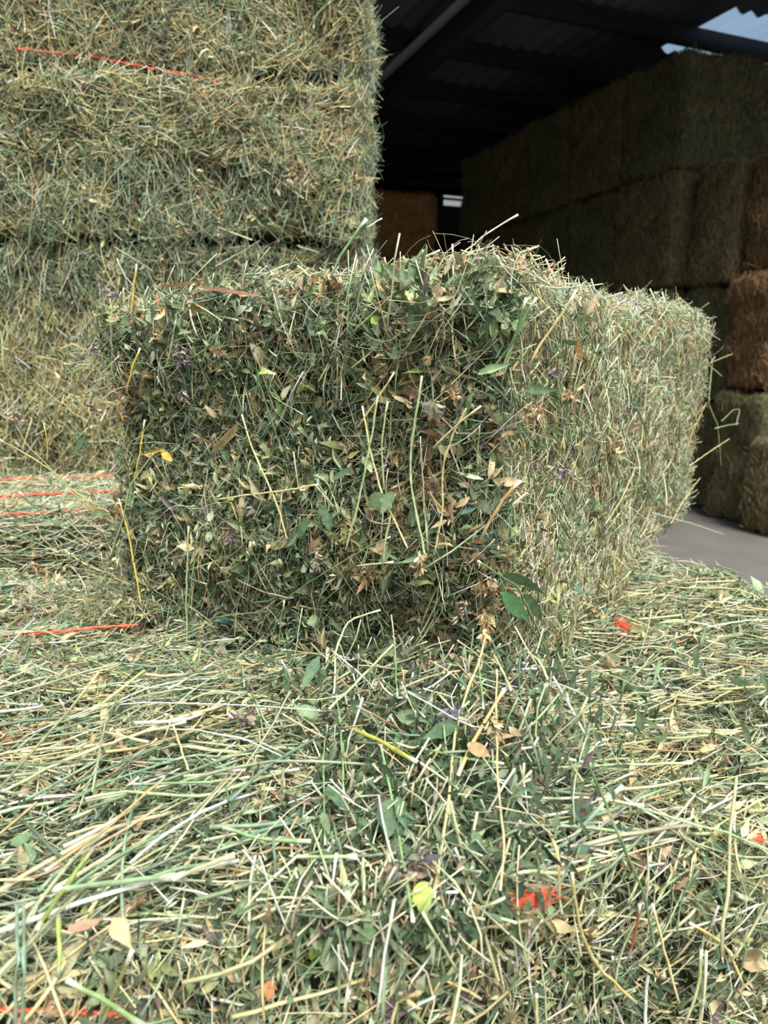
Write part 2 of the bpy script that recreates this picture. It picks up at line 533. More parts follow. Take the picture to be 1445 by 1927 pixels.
# where the roof plane is seen at the light sheet
pl = on_z(1395, 66, ROOF_Z); su, sv = uv(pl)
pl2 = on_z(1215, 118, ROOF_Z); su2, sv2 = uv(pl2)
sk0, sk1 = sv - 0.5, sv + 0.75
struct('ceiling', corrugated('ceiling', U_L, U_R, V_F, sk0, ROOF_Z, M_ROOF), RN)
struct('ceiling_rear', corrugated('ceiling_rear', U_L, U_R, sk1, V_B + 0.03, ROOF_Z, M_ROOF), RN)
struct('ceiling_left', corrugated('ceiling_left', U_L, su - 0.75, sk0, sk1, ROOF_Z, M_ROOF), RN)
struct('ceiling_right', corrugated('ceiling_right', su + 1.6, U_R, sk0, sk1, ROOF_Z, M_ROOF), RN)
struct('window_1', corrugated('window_1', su - 0.75, su + 1.6, sk0, sk1, ROOF_Z, M_SKYL), RN)
k = 1
for v in np.arange(V_F + 0.1, V_B, 1.45):
    struct('trim_%d' % k, box_mesh('purlin', (U_L, v - 0.04, ROOF_Z - 0.26), (U_R, v + 0.04, ROOF_Z - 0.05), M_BEAM), RN); k += 1
pr = on_z(925, 5, ROOF_Z - 0.5); ru, rv = uv(pr)
for u in (ru - 6.2, ru, ru + 6.2):
    struct('trim_%d' % k, box_mesh('rafter', (u - 0.1, V_F, ROOF_Z - 0.62), (u + 0.1, V_B, ROOF_Z - 0.26), M_BEAM), RN); k += 1
# back wall with a slit, side walls
pw = on_plane(866, 372, vn * V_B, vn); wu = float(np.dot(pw, un)); wz = float(pw[2])
struct('wall_back', box_mesh('wall_back', (U_L, V_B, 0), (U_R, V_B + 0.06, wz - 0.20), M_WALL), RN)
struct('wall_back_middle', box_mesh('wall_back_middle', (U_L, V_B, wz - 0.07), (U_R, V_B + 0.06, wz - 0.02), M_WALL), RN)
struct('wall_back_upper', box_mesh('wall_back_upper', (U_L, V_B, wz + 0.14), (U_R, V_B + 0.06, ROOF_Z + 0.06), M_WALL), RN)
struct('wall_back_left', box_mesh('wall_back_left', (U_L, V_B - 0.02, wz - 0.22), (wu - 0.45, V_B, wz + 0.16), M_WALL), RN)
struct('wall_back_right', box_mesh('wall_back_right', (wu + 0.35, V_B - 0.02, wz - 0.22), (U_R, V_B, wz + 0.16), M_WALL), RN)
struct('wall_left', box_mesh('wall_left', (U_L - 0.06, V_F, 0), (U_L, V_B, ROOF_Z), M_WALL), RN)
struct('wall_right', box_mesh('wall_right', (U_R, V_F, 0), (U_R + 0.06, V_B, ROOF_Z), M_WALL), RN)

# ------------------------------------------------------------------ bales in the barn
def barn_bale(kind, seed, sx, sy, sz):
    core, ps, pl_ = {'straw': (M_CORE_BROWN_LIT, [(3, (190, 150, 92)), (2, (168, 128, 76)), (1, (206, 170, 112))], PAL_LEAF_DRY),  # far pile: brown straw lightened in colour to look lit
                     'brown': (M_CORE_BROWN, [(3, (156, 120, 78)), (3, (128, 98, 62)), (2, (176, 142, 98)), (1, (98, 72, 46))], PAL_LEAF_DRY),
                     'olive': (M_CORE_OLIVE, [(3, (124, 122, 80)), (3, (104, 106, 68)), (2, (146, 138, 92)), (1, (84, 74, 48))], PAL_LEAF_DRY),
                     'tan': (M_CORE_TAN, [(3, (136, 120, 80)), (3, (114, 102, 68)), (2, (154, 138, 96)), (1, (88, 74, 48))], PAL_LEAF_DRY)}[kind]
    b = Box(sx, sy, sz, 0.09, 0.014, seed)
    me = b.core('packed_hay', core, 0.01, 0.07)
    g = Geo()
    for f, A in (('-y', sx * sz), ('-x', sy * sz), ('+z', sx * sy * 0.4)):
        N = int(A * 1500)
        q = b.sample(N, f); p, n = b.map(q, rng.uniform(-0.012, 0.02, N))
        d = tangent(n, np.array([0, 0, 1.0]) if f != '+z' else np.array([1.0, 0, 0]), 0.55, 0.18)
        stems(g, p, d, rng.uniform(0.05, 0.16, N), rng.uniform(0.0015, 0.003, N), pick(ps, N), K=3, sides=3)
    return me, g.mesh('hay_stems', M_STEM)

BW, BL, BH = 0.95, 2.3, 1.182
meshes = {}
for i, kd in enumerate(('brown', 'olive', 'tan')):
    for j in range(2):
        meshes[(kd, j)] = barn_bale(kd, 50 + 7 * i + j, BL, BW, BH)
c_u, c_v = uv(on_y(1256, 600, 8.3))
print('corner', c_u, c_v)

def place_barn(kind, j, u, v, z, label, group=None):
    p = un * u + vn * v
    t = empty('hay_bale', (p[0], p[1], z), math.radians(YAW_BARN), label, 'hay bale', group)
    a, b_ = meshes[(kind, j)]
    obj('packed_hay', a, t)
    s = obj('hay_stems', b_, t); s['kind'] = 'stuff'
    return t

rows = ['bottom', 'second', 'third', 'top']
colw = ['first', 'second', 'third', 'fourth', 'fifth', 'sixth']
kinds = [['olive', 'olive', 'tan', 'olive'], ['olive', 'tan', 'olive', 'tan'], ['tan', 'olive', 'olive', 'olive'],
         ['olive', 'tan', 'tan', 'tan'], ['olive', 'olive', 'tan', 'olive'], ['tan', 'olive', 'olive', 'olive']]
cw = {'olive': 'olive green', 'tan': 'dull tan', 'brown': 'reddish brown'}
for c in range(5):
    for r in range(4):
        kd = kinds[c][r]
        du = rng.uniform(-0.04, 0.04)
        place_barn(kd, (c + r) % 2, c_u + BL / 2 + du, c_v + BW / 2 + c * (BW + 0.03), r * (BH + 0.008),
                   '%s bale in the right-hand bale wall, %s row, %s column back' % (cw[kd], rows[r], colw[c]),
                   'bales stacked inside the barn')
for r in range(4):
    place_barn('olive', r % 2, c_u + BL * 1.5 + 0.06, c_v + BW / 2 + 0.05, r * (BH + 0.008),
               'dim green bale behind the reddish column at the right edge, %s row' % rows[r], 'bales stacked inside the barn')
def odd_bale(kind, seed, sx, sy, sz, px, vrear, z, label, side='l', grp=None):
    """px: where the rear left (or front right) edge is seen"""
    a, b_ = barn_bale(kind, seed, sx, sy, sz)
    if side == 'l':
        q = on_plane(px, 600, vn * vrear, vn); u = float(np.dot(q, un)) + sx / 2
    else:
        q = on_plane(px, 600, vn * (vrear - sy), vn); u = float(np.dot(q, un)) - sx / 2
    p = un * u + vn * (vrear - sy / 2)
    t = empty('hay_bale', (p[0], p[1], z), math.radians(YAW_BARN), label, 'hay bale', grp)
    obj('packed_hay', a, t); s = obj('hay_stems', b_, t); s['kind'] = 'stuff'
    return t
G_B = 'bales stacked inside the barn'
for r, (kd, wd) in enumerate((('olive', 'dark olive'), ('olive', 'shaded olive'), ('tan', 'tan'))):
    odd_bale(kd, 70 + r, 2.0, 0.62, BH, [1300, 1292, 1283][r], c_v - 0.03, r * (BH + 0.008), '%s bale left of the reddish column on the right, %s row' % (wd, rows[r]), grp=G_B)
v2 = c_v - 0.03 - 0.62 - 0.03
odd_bale('olive', 91, 1.9, 0.6, 1.29, 1358, v2, 0.0, 'dark bale at the foot of the reddish column on the right edge', grp=G_B)
odd_bale('brown', 92, 1.9, 0.6, 1.12, 1366, v2, 1.31, 'reddish brown straw bale, lower of the two at the right edge', grp=G_B)
odd_bale('brown', 93, 1.9, 0.6, 1.12, 1386, v2, 2.44, 'reddish brown straw bale topping the column at the right edge', grp=G_B)
odd_bale('tan', 94, 1.3, 0.5, 0.92, 1424, v2 - 0.62, 0.0, 'low rough tan bale on the concrete at the right edge', grp=G_B)
vf_ = uv(on_y(760, 480, 13.2))[1] + 0.5
odd_bale('straw', 95, 2.6, 1.2, 0.98, 822, vf_, 3.22, 'brown straw bale far back in the barn, top of its pile', 'r')
odd_bale('straw', 96, 2.6, 1.2, 1.08, 826, vf_, 2.13, 'brown straw bale far back, second from the top, just above the block', 'r')
odd_bale('straw', 97, 2.6, 1.2, 1.06, 822, vf_, 1.06, 'brown straw bale far back, third from the top, behind the block', 'r')
odd_bale('straw', 100, 2.6, 1.2, 1.05, 822, vf_, 0.0, 'brown straw bale on the barn floor far back, behind the block', 'r')
odd_bale('olive', 98, 1.6, 1.2, 2.0, 905, vf_ + 1.9, 2.0, 'dark olive bale in the gap between far brown pile and bale wall', 'r')
odd_bale('olive', 99, 1.6, 1.2, 1.98, 905, vf_ + 1.9, 0.0, 'tall dark olive bale on the floor in the gap at the back', 'r')

# ------------------------------------------------------------------ foreground bales
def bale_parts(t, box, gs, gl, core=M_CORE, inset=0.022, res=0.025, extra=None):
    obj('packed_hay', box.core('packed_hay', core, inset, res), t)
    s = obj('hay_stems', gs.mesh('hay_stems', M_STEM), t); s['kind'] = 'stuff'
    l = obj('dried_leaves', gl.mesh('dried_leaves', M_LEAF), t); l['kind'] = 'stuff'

# base bale (the block stands on it)
pe = on_z(1370, 1097, Z_BASE)                   # a point of its right edge
pf = on_z(720, 1700, Z_BASE)                    # a point of its front edge
u_r = float(np.dot(pe, ub)); v_f = float(np.dot(pf, vb))
ps_ = on_z(80, 1085, Z_BASE); v_s = float(np.dot(ps_, vb)) + 0.03
pr_ = on_z(1290, 1062, Z_BASE); v_r = float(np.dot(pr_, vb)) - 5
print('base', u_r, v_f, v_s, v_r)
BL_ = 2.4; BD = max(v_s, v_r) - v_f
ctr = ub * (u_r - BL_ / 2) + vb * (v_f + BD / 2)
base = empty('hay_bale', (ctr[0], ctr[1], 0), math.radians(YAW_B), 'big green alfalfa bale filling the foreground, carrying the cut block', 'hay bale')
bb = Box(BL_, BD, Z_BASE, 0.06, 0.009, 3)
gs, gl = Geo(), Geo()
mb = Matrix.Translation(Vector(ctr)) @ rotz(YAW_B)
# top: sampled over the part in view, finer near the camera
dress(bb, gs, gl, '+z', 12000, 32000, (1, 0.0, 0), 0.38, swirl=0.45, Ls=(0.02, 0.10), rs=(0.0007, 0.0017), Ll=(0.009, 0.024), depth=0.034, out=0.16, lo=(-0.55, -1), hi=(1, 1), pal_l=PAL_LEAF_DRY + PAL_LEAF, pal_s=PAL_STEM_GREEN + PAL_STEM, lw=0.36, tend=0.5)
dress(bb, gs, gl, '+z', 2800, 7000, (1, 0.3, 0), 0.8, Ls=(0.02, 0.08), rs=(0.0006, 0.0015), Ll=(0.010, 0.024), depth=0.012, top=0.008, out=0.22, lo=(-0.55, -1), hi=(1, 1), pal_s=PAL_STEM, pal_l=PAL_LEAF, lw=0.36, tend=0.8)
# longer, thicker stalks in drifts
dress(bb, gs, gl, '+z', 300, 0, (1, 0.3, 0), 0.4, swirl=0.35, Ls=(0.08, 0.2), rs=(0.0011, 0.0022), depth=-0.004, top=0.016, out=0.05, lo=(-0.35, -1), hi=(0.45, -0.2), pal_s=PAL_STEM_GREEN + PAL_STEM, K=7, tend=0, sides=6)
dress(bb, gs, gl, '+z', 420, 0, (1, -0.15, 0), 0.35, Ls=(0.06, 0.16), rs=(0.0009, 0.0018), depth=-0.004, top=0.014, out=0.06, lo=(0.3, -1), hi=(1, 0.7), pal_s=PAL_STEM + PAL_STEM_GOLD, K=7, tend=0, sides=6)
dress(bb, gs, gl, '-y', 3000, 15000, (0.3, 0, 1), 0.6, swirl=0.8, Ls=(0.02, 0.09), rs=(0.0006, 0.0015), Ll=(0.010, 0.024), depth=0.022, out=0.25, lo=(-0.5, 0.5), hi=(1, 1), pal_l=PAL_LEAF_DRY + PAL_LEAF, lw=0.4, tend=0.8)
dress(bb, gs, gl, '-y', 160, 0, (0.5, 0, 1), 0.5, Ls=(0.07, 0.14), rs=(0.001, 0.0018), depth=-0.002, top=0.014, out=0.1, lo=(-0.5, 0.6), hi=(1, 1), K=7, tend=0, sides=6)
dress(bb, gs, gl, '-y', 1200, 1500, (0.2, 0, 1), 0.6, depth=0.01, lo=(-1, -1), hi=(1, 0.5))
dress(bb, gs, gl, '+x', 2500, 4000, (0, 0.2, 1), 0.6, depth=0.01, lo=(-1, 0.0), hi=(1, 1))
dress(bb, gs, gl, '+z', 1500, 1500, (1, 0, 0), 0.5, depth=0.01, lo=(-1, -1), hi=(-0.55, 1))
bale_parts(base, bb, gs, gl, inset=0.038)
def base_top(px, py, dz=0.012):
    return on_z(px, py, Z_BASE + dz)
# twine on the base bale
for pts, lab in ((((-60, 1199), (0, 1196), (60, 1192), (120, 1188), (192, 1180), (260, 1176)), None), ):
    P = [base_top(x, y, 0.014) for x, y in pts]
    o = obj('twine', twine_mesh(P, 0.0024, mb), base); o['label'] = 'orange twine across the left of the bale top'
P = []
for x, y in ((-80, 1902), (0, 1899), (40, 1903), (70, 1901), (110, 1908), (150, 1905), (230, 1912)):
    P.append(on_plane(x, y, np.array(pf) + vb * 0.005 , vb))
o = obj('twine', twine_mesh(P, 0.0022, mb), base); o['label'] = 'orange twine half buried at the lower front'

# the stringed bale behind it, left
Z_S = 1.255
pR = on_z(745, 900, Z_S); u_s = float(np.dot(pR, ub)) + 0.02
pT = on_y(692, 700, 2.58)
YAW_S = 4.0
us = np.array([math.cos(math.radians(YAW_S)), math.sin(math.radians(YAW_S)), 0]); vs = np.array([-us[1], us[0], 0])
v_t = float(np.dot(pT, vb)); u_t = float(np.dot(pT, ub))
SD = v_t - 0.02 - (v_s + 0.02) 
print('strung', u_s, v_s, v_t, SD)
v_s0 = v_f + BD + 0.015
SD = v_t - 0.03 - v_s0
u_s = u_t + 0.02
ctr = ub * (u_s - 1.1) + vb * (v_s0 + SD / 2)
sb = empty('hay_bale', (ctr[0], ctr[1], 0), math.radians(YAW_B), 'pale hay bale bound with three orange twines, in front of the tall left stack', 'hay bale')
sx = Box(2.2, SD, Z_S, 0.045, 0.004, 12)
gs, gl = Geo(), Geo()
dress(sx, gs, gl, '+z', 7000, 8000, (1, 0, 0), 0.35, Ls=(0.03, 0.1), depth=0.014, pal_l=PAL_LEAF_DRY, pal_s=PAL_STEM_GREEN + PAL_STEM)
dress(sx, gs, gl, '-y', 3000, 4500, (1, 0, 0.1), 0.5, depth=0.014, lo=(-1, 0.5), hi=(1, 1))
dress(sx, gs, gl, '+x', 800, 1200, (0, 0.2, 1), 0.5, depth=0.014, lo=(-1, 0.5), hi=(1, 1))
bale_parts(sb, sx, gs, gl)
ms = Matrix.Translation(Vector(ctr)) @ rotz(YAW_B)
for y0, y1 in ((903, 897), (934, 926), (968, 961)):
    P = [on_z(x, y0 + (y1 - y0) * x / 170.0, Z_S + 0.008) for x in range(-60, 520, 40)]
    obj('twine', twine_mesh(P, 0.0032, ms), sb)

# the tall stack on the left
LH = 0.505
zs0 = 0.965
names = ['half hidden hay bale at the foot of the left stack, behind the three twines',
         'green and gold bale of the left stack, directly above the lowest visible one',
         'bulging green and tan bale of the left stack, orange twine along its top',
         'topmost visible bale of the left stack, cut off by the upper frame edge']
for r in (-1, 0, 1, 2, 3):
    z = zs0 + r * LH if r >= 0 else 0.0
    hh = LH + 0.004 if r >= 0 else zs0 - 0.002
    v_t2 = float(np.dot(pT, vs)); su_ = float(np.dot(pT, us)) + [0, 0.0, 0.005, -0.01, 0.012][r + 1]
    ctr = us * (su_ - 1.15) + vs * (v_t2 + 0.5 + [0, 0.0, 0.01, -0.015, 0.02][r + 1])
    lab = names[r] if r >= 0 else 'lowest hay bale that carries the tall left stack'
    t = empty('hay_bale', (ctr[0], ctr[1], z), math.radians(YAW_S), lab, 'hay bale', 'bales of the tall left stack' if r >= 0 else None)
    bx = Box(2.3, 1.0, hh, 0.045 if r != 2 else 0.06, 0.011 if r >= 0 else 0.006, 20 + r)
    gs, gl = Geo(), Geo()
    D = 1.0 if r >= 0 else 0.15
    FL, FH = (-0.35, -1), (1, 1)
    dress(bx, gs, gl, '-y', int(5500 * D), int(15000 * D), (0.2, 0, 1), 0.7, swirl=1.0, Ls=(0.02, 0.07), rs=(0.0009, 0.0021), Ll=(0.013, 0.032), depth=0.034, out=0.35,
          lo=FL, hi=FH, sides=3, K=4, lK=4, pal_s=PAL_STEM_GREEN + PAL_STEM, pal_l=PAL_LEAF_DRY + PAL_LEAF, alt_l=PAL_TAN, tend=0.6, lw=0.34)
    # tangled threads and straw patches
    dress(bx, gs, gl, '-y', int(700 * D), 0, (0.1, 0, 1), 0.5, Ls=(0.06, 0.16), rs=(0.0012, 0.0022), depth=-0.002, top=0.014, lo=FL, hi=FH, sides=3, K=6, pal_s=PAL_STEM_GREEN, tend=1.0)
    sp_ = [0, 0.9, 0.7, 0.9, 0.8][r + 1]
    dress(bx, gs, gl, '-y', int(1500 * D), int(1500 * D), (1, 0, 0.1), 0.45, swirl=0.6, Ls=(0.04, 0.12), rs=(0.0011, 0.0024), depth=0.004, top=0.01, lo=(-0.35, [0, -0.2, -1, 0.0, -0.9][r + 1]), hi=(1, [0.1, 1, -0.3, 0.95, 0.3][r + 1]),
          sides=3, K=4, pal_s=PAL_STEM_GOLD, pal_l=PAL_LEAF_DRY, out=0.25)
    if r == 0:
        dress(bx, gs, gl, '-y', 1200, 0, (0.25, 0, 1), 0.3, Ls=(0.06, 0.16), rs=(0.0013, 0.0026), depth=0.0, top=0.014, lo=FL, hi=FH, sides=3, K=6, pal_s=PAL_STEM_GOLD, tend=0.3)
    if r == 1:
        dress(bx, gs, gl, '-y', 900, 0, (0.25, 0, 1), 0.35, Ls=(0.06, 0.16), rs=(0.0013, 0.0026), depth=0.0, top=0.014, lo=(-0.35, -1), hi=(0.4, 0.2), sides=3, K=6, pal_s=PAL_STEM_GOLD, tend=0.3)
    dress(bx, gs, gl, '+x', int(3500 * D), int(6000 * D), (0, 0.2, 1), 0.7, depth=0.012, top=0.014, out=0.5, sides=3, K=4, lK=4, pal_s=PAL_STEM_GREEN)
    dress(bx, gs, gl, '-y', int(900 * D), int(1400 * D), (0, 0, 1), 0.6, depth=0.012, lo=(-1, -1), hi=(-0.35, 1), sides=3, K=4, lK=4)
    bale_parts(t, bx, gs, gl, inset=0.036, res=0.035)
    if r == 2:
        Mt = Matrix.Translation(Vector((ctr[0], ctr[1], z))) @ rotz(YAW_S)
        pp = ctr - vs * 0.487
        P = [on_plane(x, y, pp + vs * (0.014 if x < 270 else -0.014), vs) for x, y in ((30, 92), (90, 98), (150, 102), (220, 116), (290, 130), (330, 136), (360, 140), (400, 152), (450, 166))]
        o = obj('twine', twine_mesh(P, 0.0026, Mt), t); o['label'] = 'orange twine half hidden near the top of the face'

# ------------------------------------------------------------------ the cut block
K0 = on_z(945, 1345, Z_BASE)       # nearest bottom corner
uk = np.array([math.cos(math.radians(YAW_K)), math.sin(math.radians(YAW_K)), 0])   # along the front face, to the right (towards camera)
vk = np.array([-uk[1], uk[0], 0])                                                   # along the right side, away
# left extent from the ray through (205, 900)
def solve_len(px, py, dirv):
    r = ray(px, py)
    A = np.array([[r[0], -dirv[0]], [r[1], -dirv[1]]]); b = np.array([K0[0], K0[1]])
    return np.linalg.solve(A, b)[1]
KW = -solve_len(192, 800, uk)
KD = solve_len(1325, 800, vk)
rk = ray(940, 522); KH = CAM_Z + rk[2] * (K0[1] / rk[1]) - Z_BASE
print('block W D H', KW, KD, KH, 'corner', K0)
kc = K0 - uk * KW / 2 + vk * KD / 2
def ktaper(p, h):
    z = np.clip(p[:, 2] / (2 * h[2]), 0, 1)
    # undercut low on the front, drawn in towards the far right bottom, rounded hump on top
    f = 1 - 0.06 * (1 - z) ** 2
    p = p.copy()
    p[:, 1] = p[:, 1] + 0.05 * np.exp(-((z - 0.12) / 0.16) ** 2) * (p[:, 1] < 0)
    fr = np.clip((p[:, 1] / h[1] + 1) / 2, 0, 1)
    p[:, 0] = np.where(p[:, 0] > 0, p[:, 0] * (1 - 0.10 * (1 - z) * fr), p[:, 0] * f)
    p[:, 2] += 0.012 * np.cos(p[:, 0] / h[0] * 1.4 - 0.9) * z
    return p
block = empty('hay_block', (kc[0], kc[1], Z_BASE), math.radians(YAW_K), 'cut block of leafy green alfalfa hay standing on the foreground bale, in the middle', 'hay block')
MK = Matrix.Translation(Vector((kc[0], kc[1], Z_BASE))) @ rotz(YAW_K)
kb = Box(KW, KD, KH, 0.05, 0.010, 33, ktaper)
gs, gl = Geo(), Geo()
# front: leafy, tangled
dress(kb, gs, gl, '-y', 3600, 30000, (0.15, 0, 1), 0.7, swirl=0.9, Ls=(0.02, 0.08), rs=(0.0005, 0.0012), Ll=(0.011, 0.028), depth=0.045, out=0.3, top=0.010, tend=0.9, pal_s=PAL_STEM_GREEN, lw=0.42)
dress(kb, gs, gl, '-y', 450, 5500, (0.1, 0, 1), 0.6, Ls=(0.05, 0.13), rs=(0.0007, 0.0013), Ll=(0.012, 0.026), depth=0.0, out=0.3, top=0.022, pal_l=PAL_LEAF_DRY + PAL_LEAF, lw=0.42, tend=1.5)
# right side: dense upright stalks
dress(kb, gs, gl, '+x', 12500, 22000, (0, 0.05, 1), 0.30, Ls=(0.015, 0.085), rs=(0.0005, 0.0013), Ll=(0.007, 0.016), depth=0.032, out=0.16, tend=0.4, pal_s=PAL_STEM_GOLD + PAL_STEM, pal_l=PAL_LEAF_DRY)
dress(kb, gs, gl, '+x', 1200, 5500, (0, 0.1, 1), 0.8, Ls=(0.03, 0.1), rs=(0.0006, 0.0014), Ll=(0.010, 0.022), depth=0.0, out=0.35, top=0.014, pal_l=PAL_LEAF)
# left side
dress(kb, gs, gl, '-x', 2600, 13000, (0, 0, 1), 0.8, depth=0.02, out=0.4, top=0.012, tend=0.8, pal_s=PAL_STEM_GREEN)
# top: pale, loose
dress(kb, gs, gl, '+z', 12000, 15000, (1, 0.3, 0), 0.9, Ls=(0.02, 0.08), rs=(0.0006, 0.0015), Ll=(0.008, 0.02), depth=0.012, top=0.012, out=0.4, pal_l=PAL_LEAF_DRY + PAL_LEAF)
dress(kb, gs, gl, '+y', 1500, 2500, (0, 0, 1), 0.6, depth=0.012)
bale_parts(block, kb, gs, gl, inset=0.042, res=0.02)

# flower heads scattered over the front and top of the block
gf = Geo()
q = np.concatenate([kb.sample(120, '-y'), kb.sample(25, '+z'), kb.sample(45, '+x')])
p, n_ = kb.map(q, -0.004)
flowers(gf, p, n_, 0.012, 22)
o = obj('small_flower_heads', gf.mesh('small_flower_heads', M_LEAF), block); o['kind'] = 'stuff'; o['label'] = 'faded purple and tan alfalfa flower heads'

# ------------------------------------------------------------------ surfaces hit by a pixel
F_pt = K0; N_front = -vk; N_side = uk
def on_front(px, py, off=0.02):
    return on_plane(px, py, K0 + N_front * off, N_front)
def on_side(px, py, off=0.015):
    return on_plane(px, py, K0 + N_side * off, N_side)

def curve_stalk(name, pts3, r, rgb, M, parent=None, tiprgb=None, nodes_at=True, sides=6):
    P = np.array(pts3, float); kk = len(P)
    seg = np.concatenate([[0], np.cumsum(np.linalg.norm(np.diff(P, axis=0), axis=1))])
    n = max(6, int(seg[-1] / 0.012))
    s = np.linspace(0, seg[-1], n)
    Q = np.stack([np.interp(s, seg, P[:, i]) for i in range(3)], 1)
    if n > 6:
        Qs = Q.copy(); Qs[1:-1] = (Q[:-2] + Q[1:-1] * 2 + Q[2:]) / 4; Q = Qs
    Q[1:-1] += rng.normal(size=(n - 2, 3)) * 0.0004
    R = r * (1 + 0.06 * rng.normal(size=n))
    if nodes_at:
        for kx in rng.choice(n, max(1, n // 9), replace=False): R[kx] *= 1.35
    R[-1] *= 1.15
    c = np.tile(s2l(rgb), (n, 1)) * (1 + 0.08 * rng.normal(size=(n, 1)))
    tp = s2l(tiprgb if tiprgb else (226, 224, 200))
    c[0] = tp; c[-1] = tp
    g = Geo(); tubes(g, Q[None], R[None], np.clip(c, 0, 0.95)[None], sides)
    me = g.mesh(name, M_STEM, M, False)
    return obj(name, me, parent)

GR = (128, 158, 104); GR2 = (92, 122, 74); ST = (214, 198, 140); YE = (216, 190, 92); WH = (224, 222, 196); BG = (120, 152, 130); TN = (196, 160, 104); BR = (140, 84, 54); PG = (176, 192, 140)

